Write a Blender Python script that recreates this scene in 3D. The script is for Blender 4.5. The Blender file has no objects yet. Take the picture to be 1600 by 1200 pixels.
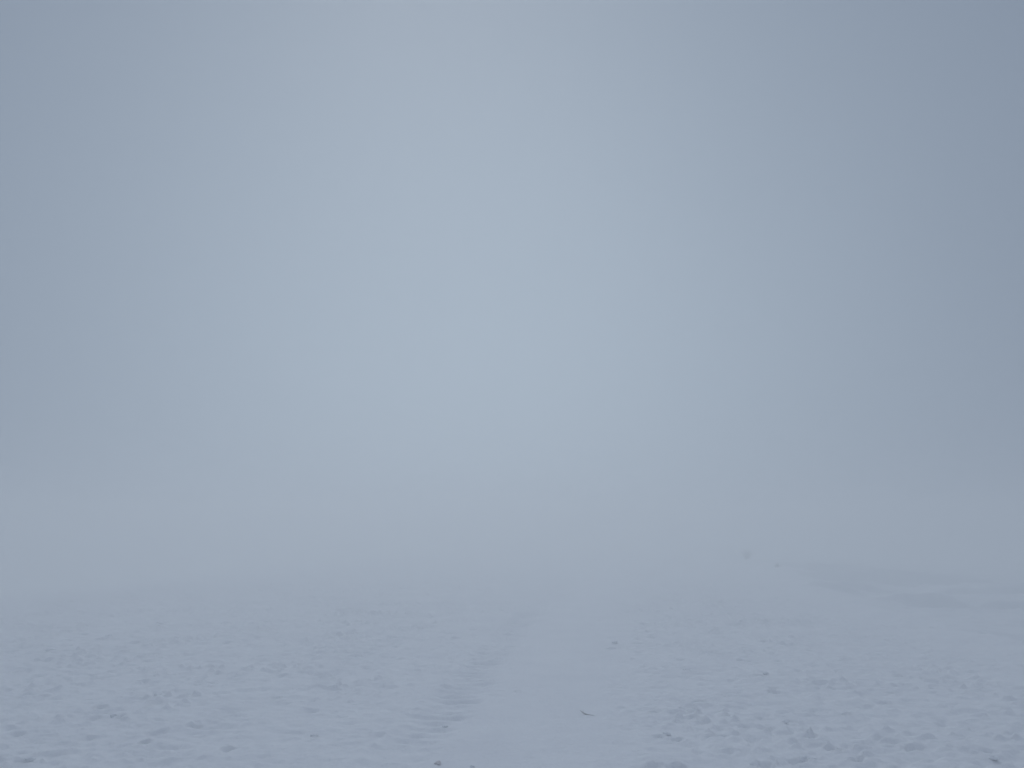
import bpy, bmesh, math, random
import numpy as np
from mathutils import Vector, noise as mnoise

# ------------------------------------------------------------------ camera
S = bpy.context.scene
C = S.collection
CAM_H = 1.60
F = 1385.0                      # focal length in photo pixels (1600 wide)
HORIZON = 820.0
cam_d = bpy.data.cameras.new('camera')
cam_d.sensor_width = 36.0
cam_d.lens = 36.0 * F / 1600.0
cam_d.clip_start = 0.05
cam_d.clip_end = 2000.0
cam = bpy.data.objects.new('camera', cam_d)
C.objects.link(cam)
cam.location = (0, 0, CAM_H)
PITCH = math.atan((HORIZON - 600.0) / F)
cam.rotation_euler = (math.pi / 2 + PITCH, 0, 0)
S.camera = cam

# ------------------------------------------------------------------ sky and sun
SUN_EL, SUN_AZ = math.radians(38.0), math.radians(-6.0)    # azimuth from +Y towards +X
GLOW_EL, GLOW_AZ = math.radians(7.0), math.radians(-2.0)   # thinnest part of the cloud
GLOW = (0.366, 0.444, 0.536)         # brightest part of the cloud, towards the sun
EDGE = (0.168, 0.211, 0.291)         # cloud away from the sun
ZENITH = (0.38, 0.445, 0.55)         # thinner cloud straight overhead
W = bpy.data.worlds.new('World')
S.world = W
W.use_nodes = True
nt = W.node_tree
nt.nodes.clear()
N, L = nt.nodes.new, nt.links.new


def math_node(op, a, b=None, c=None):
    n = N('ShaderNodeMath')
    n.operation = op
    for i, v in enumerate((a, b, c)):
        if v is None:
            continue
        if isinstance(v, (int, float)):
            n.inputs[i].default_value = v
        else:
            L(v, n.inputs[i])
    return n.outputs[0]


tc = N('ShaderNodeTexCoord')
sep = N('ShaderNodeSeparateXYZ')
L(tc.outputs['Generated'], sep.inputs[0])
dx, dy, dz = sep.outputs
ax = math_node('DIVIDE', math_node('SUBTRACT', dx, math.sin(GLOW_AZ)), 0.56)
az = math_node('DIVIDE', math_node('SUBTRACT', dz, math.sin(GLOW_EL)), 0.50)
d2 = math_node('ADD', math_node('MULTIPLY', ax, ax), math_node('MULTIPLY', az, az))
g = math_node('EXPONENT', math_node('MULTIPLY', d2, -1.0))
front = N('ShaderNodeMapRange')
front.interpolation_type = 'SMOOTHSTEP'
front.inputs['From Min'].default_value = -0.2
front.inputs['From Max'].default_value = 0.5
L(dy, front.inputs['Value'])
g = math_node('MULTIPLY', g, front.outputs[0])
# slow unevenness of the cloud
cn = N('ShaderNodeTexNoise')
cn.inputs['Scale'].default_value = 1.6
cn.inputs['Detail'].default_value = 2.0
L(tc.outputs['Generated'], cn.inputs['Vector'])
g = math_node('ADD', g, math_node('MULTIPLY', math_node('SUBTRACT', cn.outputs['Fac'], 0.5), 0.16))
mix = N('ShaderNodeMix')
mix.data_type = 'RGBA'
mix.inputs['A'].default_value = (*EDGE, 1)
mix.inputs['B'].default_value = (*GLOW, 1)
mix.clamp_factor = True
L(g, mix.inputs['Factor'])
up = N('ShaderNodeMapRange')
up.interpolation_type = 'SMOOTHSTEP'
up.inputs['From Min'].default_value = 0.50
up.inputs['From Max'].default_value = 0.85
L(dz, up.inputs['Value'])
mix2 = N('ShaderNodeMix')
mix2.data_type = 'RGBA'
L(mix.outputs['Result'], mix2.inputs['A'])
mix2.inputs['B'].default_value = (*ZENITH, 1)
L(up.outputs[0], mix2.inputs['Factor'])
bg_cloud = N('ShaderNodeBackground')
L(mix2.outputs['Result'], bg_cloud.inputs['Color'])
sky = N('ShaderNodeTexSky')
sky.sky_type = 'NISHITA'
sky.sun_disc = False
sky.sun_elevation = SUN_EL
sky.sun_rotation = SUN_AZ
sky.air_density = 1.0
sky.dust_density = 4.0
bg_sky = N('ShaderNodeBackground')
bg_sky.inputs['Strength'].default_value = 0.05
L(sky.outputs[0], bg_sky.inputs['Color'])
ms = N('ShaderNodeMixShader')
ms.inputs[0].default_value = 0.99            # thick stratus hides nearly all of the clear sky
L(bg_sky.outputs[0], ms.inputs[1])
L(bg_cloud.outputs[0], ms.inputs[2])
out = N('ShaderNodeOutputWorld')
L(ms.outputs[0], out.inputs['Surface'])

sd = bpy.data.lights.new('sun', 'SUN')
sd.energy = 0.46
sd.angle = math.radians(20)
sd.color = (0.90, 0.96, 1.0)
so = bpy.data.objects.new('sun', sd)
C.objects.link(so)
dvec = Vector((math.sin(SUN_AZ) * math.cos(SUN_EL), math.cos(SUN_AZ) * math.cos(SUN_EL), math.sin(SUN_EL)))
so.rotation_euler = dvec.to_track_quat('Z', 'Y').to_euler()
so.location = (0, 30, 20)

S.view_settings.view_transform = 'Standard'
S.view_settings.look = 'None'
S.view_settings.exposure = 0.0
S.view_settings.gamma = 1.0
S.render.engine = 'CYCLES'
S.cycles.use_denoising = True
S.cycles.volume_bounces = 6
S.cycles.max_bounces = 8
S.cycles.diffuse_bounces = 3
HAZE_DENSITY = 0.064
HAZE_COLOR = (0.955, 0.96, 0.955)      # droplet albedo
HAZE_G = 0.7

# ------------------------------------------------------------------ helpers
rng = np.random.default_rng(7)
random.seed(7)


def hash2(ix, iy, seed):
    h = (ix.astype(np.int64) * 374761393 + iy.astype(np.int64) * 668265263 + seed * 2147483647) & 0xFFFFFFFF
    h = ((h ^ (h >> 13)) * 1274126177) & 0xFFFFFFFF
    h = h ^ (h >> 16)
    return (h & 0xFFFFFF) / float(0xFFFFFF)


def vnoise(x, y, seed=0):
    """smooth value noise, -1..1"""
    ix, iy = np.floor(x), np.floor(y)
    fx, fy = x - ix, y - iy
    fx = fx * fx * fx * (fx * (fx * 6 - 15) + 10)
    fy = fy * fy * fy * (fy * (fy * 6 - 15) + 10)
    a, b = hash2(ix, iy, seed), hash2(ix + 1, iy, seed)
    c, d = hash2(ix, iy + 1, seed), hash2(ix + 1, iy + 1, seed)
    return 2 * (a + (b - a) * fx + (c - a) * fy + (a - b - c + d) * fx * fy) - 1


def fbm(x, y, o, seed=0, gain=0.5):
    r, amp = 0, 1.0
    for k in range(o):
        r = r + amp * vnoise(x * 2 ** k + 17.3 * k, y * 2 ** k - 9.1 * k, seed + k)
        amp *= gain
    return r


def sstep(a, b, x):
    t = np.clip((x - a) / (b - a), 0, 1)
    return t * t * (3 - 2 * t)


def on_ground(px, py):
    """point of the level snow seen at a photo pixel (used to read off positions)"""
    y = CAM_H * F / (py - HORIZON)
    return (px - 800.0) / F * y, y


HEAD = 0.12        # the piste runs off slightly to the right: u = x - HEAD*y is the distance across it


def terrain(x, y):
    u = x - HEAD * y
    dist = np.maximum(y, 0)
    near = 1.0 - sstep(60, 120, np.hypot(x, y))
    # long soft swells
    z = 0.05 * fbm(x * 0.11, y * 0.08, 3, 3) * near
    # piste surface between the shoulders
    eL = -9.4 + 0.9 * vnoise(y * 0.13, y * 0 + 2.0, 21)
    eR = 5.6 + 0.45 * vnoise(y * 0.19, y * 0 + 5.0, 22) + 0.25 * vnoise(x * 0.9, y * 0.6, 23) + 0.08 * vnoise(x * 3.1, y * 2.6, 24)
    # left: falls away gently past the shoulder
    t = np.maximum(eL - u, 0)
    z = z - np.minimum(0.09 * t * t / (t + 3.0), 2.2) + 0.05 * np.exp(-((u - eL) / 0.6) ** 2)
    # right: low berm then a trough with wind drifts
    r = u - eR
    berm = (0.09 + 0.20 * sstep(26, 38, dist)) * np.exp(-((u - eR + 0.25) / 0.45) ** 2)
    z = z + 0.05 * sstep(-0.8, 1.5, r) * fbm(x * 1.3, y * 2.4, 3, 43) * near
    z = z + berm * (0.7 + 0.5 * vnoise(x * 0.8, y * 0.8, 31))
    z = z - 0.42 * sstep(-0.8, 2.4, r) - np.minimum(0.05 * np.maximum(r - 6, 0), 2.0)
    drift = fbm(x * 0.32 + y * 0.03, y * 0.42, 3, 41)
    z = z + 0.20 * sstep(0.6, 2.0, r) * (1 - np.abs(drift)) ** 2 * near
    # wind-cut drift edges in the trough, steep side towards the piste
    for xc, yc, half, h, sl in ((11.2, 29.0, 1.6, 0.26, 0.35), (9.8, 21.4, 0.9, 0.22, 0.30), (12.6, 20.2, 2.2, 0.20, -0.12),
                                (14.5, 25.0, 2.2, 0.20, 0.1), (15.5, 21.8, 2.0, 0.17, -0.1), (13.5, 29.5, 1.8, 0.22, 0.15), (9.6, 25.0, 1.0, 0.13, 0.5), (12.2, 34.0, 2.4, 0.30, 0.2), (8.4, 23.2, 0.7, 0.12, 0.4)):
        t = y - yc + 0.3 * vnoise(x * 0.9, y * 0.9, 49) + sl * (x - xc) - 0.22 * vnoise(x * 1.1, y * 0 + yc, 47) - 0.07 * vnoise(x * 4.1, y * 0 + yc, 48)
        z = z + 1.8 * h * sstep(-0.10, 0.08, t) * np.exp(-np.maximum(t, 0) / 1.1) * np.exp(-(np.abs(x - xc) / half) ** 3)
    # masks across the piste
    wv = 0.26 * vnoise(x * 1.7, y * 0.9, 45) + 0.16 * vnoise(x * 6, y * 5, 46)
    smooth = np.exp(-((u + wv + 0.74) / 0.62) ** 2 * np.abs((u + wv + 0.74) / 0.62))
    left = 1 - sstep(-3.0, -1.3, u)
    trod = sstep(-0.8, 1.3, u) * (1 - sstep(3.0, 5.0, u))
    # surface roughness: crusty cross-ripples on the left, trodden lumps on the right
    patch = 0.55 + 0.45 * vnoise(x * 0.5, y * 0.35, 51)
    rip = 0.6 * fbm(x * 3.4, y * 8.5, 3, 61, 0.65) + 0.4 * fbm(x * 1.1, y * 2.6, 2, 66)
    rough = (0.016 * left * patch + 0.013 * trod + 0.009 * sstep(3.0, 5.0, u)) * rip
    lump = 0.6 * fbm(x * 8.0, y * 8.0, 3, 71, 0.6) + 0.4 * fbm(x * 2.6, y * 2.9, 2, 75)
    rough = rough + (0.017 * trod * (0.5 + 0.5 * patch) + 0.010 * left) * lump
    crumb = np.maximum(vnoise(x * 16, y * 15, 81) - 0.3, 0) * np.clip(0.6 + vnoise(x * 1.3, y * 1.3, 82), 0, 1.4)
    crumb = crumb - 0.9 * np.maximum(vnoise(x * 10 + 5, y * 10 - 3, 83) - 0.45, 0)
    rough = rough + crumb * (0.042 * trod + 0.042 * left * (0.4 + patch) + 0.014)
    rough = rough + 0.008 * (1 - smooth) * fbm(x * 11, y * 16, 2, 85)
    z = z + rough * (1 - 0.52 * smooth) * near
    z = z + 0.010 * smooth * np.maximum(vnoise(x * 5, y * 5, 93) - 0.5, 0) * near - 0.022 * smooth * np.maximum(vnoise(x * 8, y * 6, 94) - 0.72, 0)
    z = z - 0.007 * smooth * vnoise(u * 8.0, y * 0.15, 95)
    z = z + 0.0016 * fbm(x * 9, y * 9, 2, 91) * near
    # two ribbed belts left by a snow machine
    for uc, half, dep, amp, ph, sd_ in ((-1.56, 0.215, 0.034, 0.025, 0.0, 101), (-3.20, 0.21, 0.024, 0.020, 0.4, 111)):
        uu = u - uc - 0.05 * vnoise(y * 0.25, y * 0, sd_)
        uu = uu + 0.05 * vnoise(x * 5, y * 5, sd_ + 7) + 0.03 * vnoise(x * 13, y * 13, sd_ + 8)
        m = np.exp(-(uu / half) ** 4)
        keep = np.clip(0.55 + 0.5 * vnoise(y * 0.32 + 3.1, y * 0 + 1, sd_ + 1) + 0.45 * np.exp(-((y - 7.4) / 0.9) ** 2) + 0.35 * np.exp(-((y - 11) / 2.0) ** 2), 0.15, 1.1)
        yy = y + 0.16 * uu + 0.025 * vnoise(x * 2, y * 1.3, sd_ + 2)
        rib = np.cos(2 * math.pi * (yy / 0.21 + ph))
        rib = np.sign(rib) * np.abs(rib) ** 0.7
        z = z + m * (-dep * (0.7 + 0.4 * vnoise(x * 1.5, y * 0.8, sd_ + 9)) + amp * rib * keep * (0.75 + 0.5 * vnoise(x * 5, y * 4, sd_ + 3)))
        z = z + 0.010 * np.exp(-((np.abs(uu) - half - 0.06) / 0.05) ** 2) * (0.5 + 0.6 * vnoise(x * 3, y * 2, sd_ + 4))
    return z * 1.0


# pits and boot holes: (x, y, half width, half length, depth)
PITS = []
for px, py, w in ((1075, 1046, 0.13), (1108, 1082, 0.07), (1170, 1052, 0.09), (1083, 1116, 0.07), (1049, 1089, 0.05),
                  (1018, 1140, 0.08), (1046, 1144, 0.07), (1010, 1181, 0.08), (1044, 1184, 0.10), (1175, 1178, 0.09),
                  (1213, 1118, 0.08), (1245, 1140, 0.10), (1222, 1172, 0.13), (1295, 1109, 0.07), (1012, 1105, 0.06),
                  (1170, 1112, 0.07), (1055, 1025, 0.07), (985, 1026, 0.08), (1390, 1156, 0.09), (1370, 1075, 0.07),
                  (1310, 1172, 0.10), (1508, 1158, 0.09), (1520, 1176, 0.09), (1278, 1158, 0.08), (955, 1004, 0.09),
                  (178, 992, 0.16), (258, 973, 0.14), (150, 984, 0.12), (97, 1012, 0.16), (300, 951, 0.15),
                  (212, 1108, 0.09), (262, 1077, 0.06), (184, 1094, 0.09), (332, 1060, 0.10), (172, 1137, 0.07),
                  (75, 1170, 0.12), (255, 1145, 0.06), (64, 1129, 0.09), (230, 1158, 0.06), (445, 1080, 0.09),
                  (507, 1140, 0.06), (380, 1155, 0.08), (330, 1119, 0.08), (370, 1002, 0.12), (1065, 959, 0.10),
                  (1000, 972, 0.13), (1180, 995, 0.08), (1290, 1043, 0.06), (740, 1185, 0.03), (808, 1076, 0.03)):
    x, y = on_ground(px, py)
    w *= 0.6
    PITS.append((x, y, w, w * random.uniform(0.9, 1.5), 0.03 + 0.5 * w * random.uniform(0.7, 1.1)))
n = 0
while n < 900:
    y = 4.0 + 30 * rng.random() ** 1.3
    u = rng.uniform(-9, 5.5)
    if -1.9 < u < -0.5 + 0.9 * rng.random() or (-3.5 < u < -2.9):
        continue
    if u < 0 and rng.random() < 0.55:
        continue
    if u > 2.6 and rng.random() < 0.6:
        continue
    w = 0.022 + 0.06 * rng.random() ** 2
    PITS.append((u + HEAD * y, y, w, w * rng.uniform(0.8, 1.7), w * rng.uniform(0.35, 0.75)))
    n += 1


# ------------------------------------------------------------------ materials
def snow_material(name, base, dirt=0.0):
    m = bpy.data.materials.new(name)
    m.use_nodes = True
    t = m.node_tree
    b = t.nodes['Principled BSDF']
    b.inputs['Roughness'].default_value = 0.75
    b.inputs['Specular IOR Level'].default_value = 0.2
    co = t.nodes.new('ShaderNodeTexCoord')
    n1 = t.nodes.new('ShaderNodeTexNoise')
    n1.inputs['Scale'].default_value = 1.3
    n1.inputs['Detail'].default_value = 8
    n1.inputs['Roughness'].default_value = 0.65
    t.links.new(co.outputs['Object'], n1.inputs['Vector'])
    r = t.nodes.new('ShaderNodeValToRGB')
    r.color_ramp.elements[0].position = 0.30
    r.color_ramp.elements[0].color = (base[0] * (0.93 - dirt), base[1] * (0.93 - dirt), base[2] * (0.945 - dirt), 1)
    r.color_ramp.elements[1].position = 0.62
    r.color_ramp.elements[1].color = (*base, 1)
    t.links.new(n1.outputs['Fac'], r.inputs[0])
    t.links.new(r.outputs[0], b.inputs['Base Color'])
    n2 = t.nodes.new('ShaderNodeTexNoise')
    n2.inputs['Scale'].default_value = 22
    n2.inputs['Detail'].default_value = 5
    t.links.new(co.outputs['Object'], n2.inputs['Vector'])
    bp = t.nodes.new('ShaderNodeBump')
    bp.inputs['Strength'].default_value = 0.5
    bp.inputs['Distance'].default_value = 0.03
    t.links.new(n2.outputs['Fac'], bp.inputs['Height'])
    t.links.new(bp.outputs[0], b.inputs['Normal'])
    return m


def rough_material(name, c0, c1, scale):
    m = bpy.data.materials.new(name)
    m.use_nodes = True
    t = m.node_tree
    b = t.nodes['Principled BSDF']
    b.inputs['Roughness'].default_value = 0.85
    co = t.nodes.new('ShaderNodeTexCoord')
    n1 = t.nodes.new('ShaderNodeTexNoise')
    n1.inputs['Scale'].default_value = scale
    n1.inputs['Detail'].default_value = 6
    t.links.new(co.outputs['Object'], n1.inputs['Vector'])
    r = t.nodes.new('ShaderNodeValToRGB')
    r.color_ramp.elements[0].position = 0.35
    r.color_ramp.elements[0].color = (*c0, 1)
    r.color_ramp.elements[1].position = 0.65
    r.color_ramp.elements[1].color = (*c1, 1)
    t.links.new(n1.outputs['Fac'], r.inputs[0])
    t.links.new(r.outputs[0], b.inputs['Base Color'])
    bp = t.nodes.new('ShaderNodeBump')
    bp.inputs['Strength'].default_value = 0.6
    bp.inputs['Distance'].default_value = 0.01
    t.links.new(n1.outputs['Fac'], bp.inputs['Height'])
    t.links.new(bp.outputs[0], b.inputs['Normal'])
    return m


M_SNOW = snow_material("snow", (0.82, 0.825, 0.845))
M_CLOD = snow_material('snow_clod', (0.80, 0.81, 0.84), 0.02)
M_DIRT = rough_material('dirty_snow', (0.44, 0.37, 0.385), (0.68, 0.65, 0.66), 30)
M_ROCK = rough_material('rock', (0.10, 0.085, 0.07), (0.22, 0.20, 0.17), 14)
M_WOOD = rough_material('bark', (0.10, 0.09, 0.085), (0.20, 0.18, 0.165), 60)
M_STEM = rough_material('dry_stem', (0.09, 0.075, 0.05), (0.20, 0.17, 0.12), 20)


# ------------------------------------------------------------------ ground
def axis(segments):
    """segments: (start, end, step at start, step at end), marching outwards"""
    v = [segments[0][0]]
    for a, b, s0, s1 in segments:
        while v[-1] < b - 1e-6:
            t = (v[-1] - a) / (b - a)
            v.append(min(v[-1] + s0 * (s1 / s0) ** t, b))
    return v


xp = axis(((0, 4.5, 0.024, 0.026), (4.5, 22, 0.026, 0.22), (22, 300, 0.22, 14)))
xs = np.array([-v for v in xp[:0:-1]] + xp)
yf = axis(((4.2, 11, 0.018, 0.024), (11, 45, 0.024, 0.20), (45, 300, 0.20, 14)))
yb = axis(((0, 4, 0.05, 0.06), (4, 20, 0.06, 0.5), (20, 304.2, 0.5, 20)))
ys = np.array([4.2 - v for v in yb[:0:-1]] + yf)
X, Y = np.meshgrid(xs, ys)
Z = terrain(X, Y)
for (px, py, w, l, d) in PITS:
    R = 2.6 * max(w, l)
    i0, i1 = np.searchsorted(xs, (px - R, px + R))
    j0, j1 = np.searchsorted(ys, (py - R, py + R))
    if i1 - i0 < 2 or j1 - j0 < 2:
        continue
    xx, yy = X[j0:j1, i0:i1] - px, Y[j0:j1, i0:i1] - py
    wob = 1 + 0.4 * vnoise(X[j0:j1, i0:i1] * 14, Y[j0:j1, i0:i1] * 14, 131)
    q = np.sqrt((xx / w) ** 2 + (yy / l) ** 2) * wob
    Z[j0:j1, i0:i1] += -d * (1 - sstep(0.5, 1.05, q)) + 0.22 * d * np.exp(-((q - 1.3) / 0.3) ** 2)


def ground_z(x, y):
    i = min(max(int(np.searchsorted(xs, x)), 1), len(xs) - 1)
    j = min(max(int(np.searchsorted(ys, y)), 1), len(ys) - 1)
    return float(min(Z[j, i], Z[j - 1, i], Z[j, i - 1], Z[j - 1, i - 1]))


nx, ny = len(xs), len(ys)
print('ground grid', nx, ny, nx * ny, 'min z', Z.min(), 'max z', Z.max())
me = bpy.data.meshes.new('snow_ground')
me.vertices.add(nx * ny)
me.vertices.foreach_set('co', np.stack([X, Y, Z], -1).astype(np.float32).ravel())
idx = np.arange(nx * ny).reshape(ny, nx)
q = np.stack([idx[:-1, :-1], idx[:-1, 1:], idx[1:, 1:], idx[1:, :-1]], -1).reshape(-1, 4).astype(np.int32)
me.loops.add(q.size)
me.loops.foreach_set('vertex_index', q.ravel())
me.polygons.add(len(q))
me.polygons.foreach_set('loop_start', np.arange(0, q.size, 4, dtype=np.int32))
me.polygons.foreach_set('loop_total', np.full(len(q), 4, dtype=np.int32))
me.polygons.foreach_set('use_smooth', np.ones(len(q), dtype=bool))
me.update()
me.validate()
me.materials.append(M_SNOW)
ground = bpy.data.objects.new('snow_ground', me)
C.objects.link(ground)
ground['kind'] = 'structure'
ground['label'] = 'snow covered ground with two ribbed machine tracks fading into fog'

# ------------------------------------------------------------------ haze
ztop = max(CAM_H, float(Z.max())) + 1.2
zbot = float(Z.min()) - 1.0
bm = bmesh.new()
bmesh.ops.create_cube(bm, size=1.0)
for v in bm.verts:
    v.co = Vector((v.co.x * 640, v.co.y * 640, zbot if v.co.z < 0 else ztop))
hm = bpy.data.meshes.new('haze')
bm.to_mesh(hm)
bm.free()
m = bpy.data.materials.new('haze')
m.use_nodes = True
m.node_tree.nodes.clear()
pv = m.node_tree.nodes.new('ShaderNodeVolumePrincipled')
pv.inputs['Color'].default_value = (*HAZE_COLOR, 1)
pv.inputs['Density'].default_value = HAZE_DENSITY
pv.inputs['Anisotropy'].default_value = HAZE_G
mo = m.node_tree.nodes.new('ShaderNodeOutputMaterial')
m.node_tree.links.new(pv.outputs[0], mo.inputs['Volume'])
hm.materials.append(m)
haze = bpy.data.objects.new('haze', hm)
C.objects.link(haze)
haze['kind'] = 'stuff'
haze['label'] = 'thick pale blue grey fog hanging over the snow'


# ------------------------------------------------------------------ small things lying on the snow
def mesh_obj(name, bm, mat, parent=None, smooth=False):
    d = bpy.data.meshes.new(name)
    for f in bm.faces:
        f.smooth = smooth
    bm.to_mesh(d)
    bm.free()
    d.materials.append(mat)
    o = bpy.data.objects.new(name, d)
    C.objects.link(o)
    o.parent = parent
    return o


def tag(o, label, cat, group=None):
    o['label'] = label
    o['category'] = cat
    if group:
        o['group'] = group


def lump_bm(r, seed, flat=0.6, rough=0.35, sub=3, angular=False):
    bm = bmesh.new()
    bmesh.ops.create_icosphere(bm, subdivisions=sub, radius=1.0)
    off = Vector((seed * 3.17, seed * 1.31, seed * 0.77))
    sx, sy = 1 + 0.25 * math.sin(seed), 1 + 0.25 * math.cos(seed * 1.7)
    for v in bm.verts:
        p = v.co.copy()
        k = 1 + rough * mnoise.noise(p * 1.3 + off) + 0.5 * rough * mnoise.noise(p * 3.1 + off)
        if angular:
            k *= 1 - 0.10 * abs(mnoise.noise(p * 0.9 - off)) * 3
        v.co = Vector((p.x * sx, p.y * sy, p.z * flat)) * k * r
    return bm


def tube(bm, pts, radii, seg=7):
    rings = []
    for i, p in enumerate(pts):
        a = pts[max(i - 1, 0)]
        b = pts[min(i + 1, len(pts) - 1)]
        t = (b - a).normalized()
        s = t.cross(Vector((0.13, 0.2, 1))).normalized()
        w = t.cross(s)
        rings.append([bm.verts.new(p + (s * math.cos(2 * math.pi * k / seg) + w * math.sin(2 * math.pi * k / seg)) * radii[i]) for k in range(seg)])
    for a, b in zip(rings, rings[1:]):
        for k in range(seg):
            bm.faces.new((a[k], a[(k + 1) % seg], b[(k + 1) % seg], b[k]))
    bm.faces.new(rings[0][::-1])
    bm.faces.new(rings[-1])


# dark twig on the smooth strip
tx, ty = on_ground(912, 1108)
tz = ground_z(tx, ty)
bm = bmesh.new()
tube(bm, [Vector((-0.055, 0.03, 0.034)), Vector((-0.035, 0.012, 0.020)), Vector((-0.015, 0.0, 0.010)), Vector((0.02, -0.01, 0.007)), Vector((0.060, -0.015, 0.002))],
     [0.0015, 0.003, 0.0055, 0.003, 0.001])
tube(bm, [Vector((-0.018, 0.0, 0.012)), Vector((-0.03, 0.03, 0.018)), Vector((-0.028, 0.06, 0.03))], [0.004, 0.003, 0.0015])
tw = mesh_obj('twig', bm, M_WOOD, smooth=True)
tw.location = (tx, ty, tz - 0.004)
tag(tw, 'small dark forked twig lying on the smooth snow strip', 'twig')

# reddish dirty clod beside the main ribbed track
tx, ty = on_ground(690, 1176)
dc = mesh_obj('dirty_snow_clod', lump_bm(0.026, 3.3, 0.4, 0.7), M_DIRT, smooth=True)
dc.location = (tx, ty, ground_z(tx, ty) + 0.008)
tag(dc, 'reddish brown dirty snow clod at the right edge of the ribbed track', 'clod')

# brown rock and low frosted tuft on the right shoulder
tx, ty = on_ground(1206, 889)
rk = mesh_obj('rock', lump_bm(0.12, 5.1, 0.75, 0.4, 3, True), M_ROCK)
rk.location = (tx, ty, ground_z(tx, ty) + 0.03)
tag(rk, 'small brown rock poking out of the snow on the right shoulder', 'rock')

ty = 37.0
tx = (1160 - 800) / F * ty
root = bpy.data.objects.new('dry_shrub', None)
C.objects.link(root)
root.location = (tx, ty, ground_z(tx, ty) - 0.02)
bm = bmesh.new()
bs = bmesh.new()
for k in range(46):
    a = random.uniform(0, 2 * math.pi)
    h = random.uniform(0.22, 0.46)
    sp = random.uniform(0.08, 0.36)
    b0 = Vector((0.07 * math.cos(a), 0.07 * math.sin(a), 0))
    b1 = Vector((sp * 0.5 * math.cos(a + 0.2), sp * 0.5 * math.sin(a + 0.2), h * 0.6))
    b2 = Vector((sp * math.cos(a), sp * math.sin(a), h))
    tube(bm, [b0, b1, b2], [0.008, 0.006, 0.002], 5)
    for j in range(5):
        t = random.uniform(0.45, 1)
        p = b1.lerp(b2, t)
        w = Vector((random.uniform(-1, 1), random.uniform(-1, 1), random.uniform(-0.3, 0.8))).normalized() * 0.035
        s = w.cross(Vector((0.2, 0.3, 1))).normalized() * 0.012
        vs = [bs.verts.new(p), bs.verts.new(p + w * 0.5 + s), bs.verts.new(p + w), bs.verts.new(p + w * 0.5 - s)]
        bs.faces.new(vs)
mesh_obj('stems', bm, M_STEM, root)
mesh_obj('leaves', bs, M_STEM, root)
tag(root, 'faint low dry shrub standing on the right shoulder far in the fog', 'shrub')

# snow clods thrown up beside the boot holes and tracks
CLODS = [
    (1063, 1043, 0.045, 'snow clod at the left rim of the wide hollow right of the smooth strip'),
    (1118, 1079, 0.036, 'round snow clod behind the small hole in the middle of the trodden snow'),
    (1182, 1050, 0.038, 'snow clod right of the wide hollow, farthest in the trodden band'),
    (1076, 1113, 0.034, 'low snow clod in the trodden snow directly right of the twig'),
    (1030, 1137, 0.032, 'small snow clod between two boot holes below and right of the twig'),
    (1022, 1181, 0.036, 'snow clod beside a boot hole at the bottom, nearest the smooth strip'),
    (1160, 1176, 0.042, 'lumpy snow clod left of a boot hole at the bottom of the trodden band'),
    (1206, 1122, 0.040, 'grey snow clod with a dark underside in the right trodden snow'),
    (1236, 1168, 0.055, 'largest snow clod, beside the broad hollow at the bottom right'),
    (1300, 1106, 0.034, 'lone snow clod right of the trodden band, below the wind drifts'),
    (1376, 1073, 0.036, 'lone snow clod farther right, nearest the drifts'),
    (1514, 1168, 0.044, 'snow clod in the bottom right corner beside two holes'),
    (955, 1001, 0.050, 'flat snow clod at the far right edge of the smooth strip'),
    (270, 1075, 0.036, 'small snow clod beside a hole in the rippled snow on the left'),
    (205, 1105, 0.045, 'grey snow clod in the middle of the rippled left snow'),
    (265, 970, 0.085, 'broad snow clod at the end of the row of hollows on the left'),
    (190, 989, 0.075, 'snow clod in the middle of the row of hollows far left'),
    (104, 1008, 0.070, 'snow clod at the near end of the row of hollows far left'),
    (86, 1166, 0.050, 'snow clod beside the deep hole in the bottom left corner'),
    (505, 1137, 0.030, 'small snow clod left of the main ribbed track'),
    (741, 1182, 0.020, 'tiny snow clod just right of the reddish clod'),
    (700, 1122, 0.028, 'small snow clod on the right rim of the main ribbed track'),
]
for k, (px, py, r, lab) in enumerate(CLODS):
    x, y = on_ground(px, py)
    o = mesh_obj('snow_clod', lump_bm(r * 0.75, 1.7 * k + 0.4, 0.5, 0.6), M_CLOD, smooth=True)
    o.location = (x, y, ground_z(x, y) + 0.25 * r)
    o.rotation_euler = (0, 0, k * 1.1)
    tag(o, lab, 'snow clod', 'snow clods lying on the trodden snow')
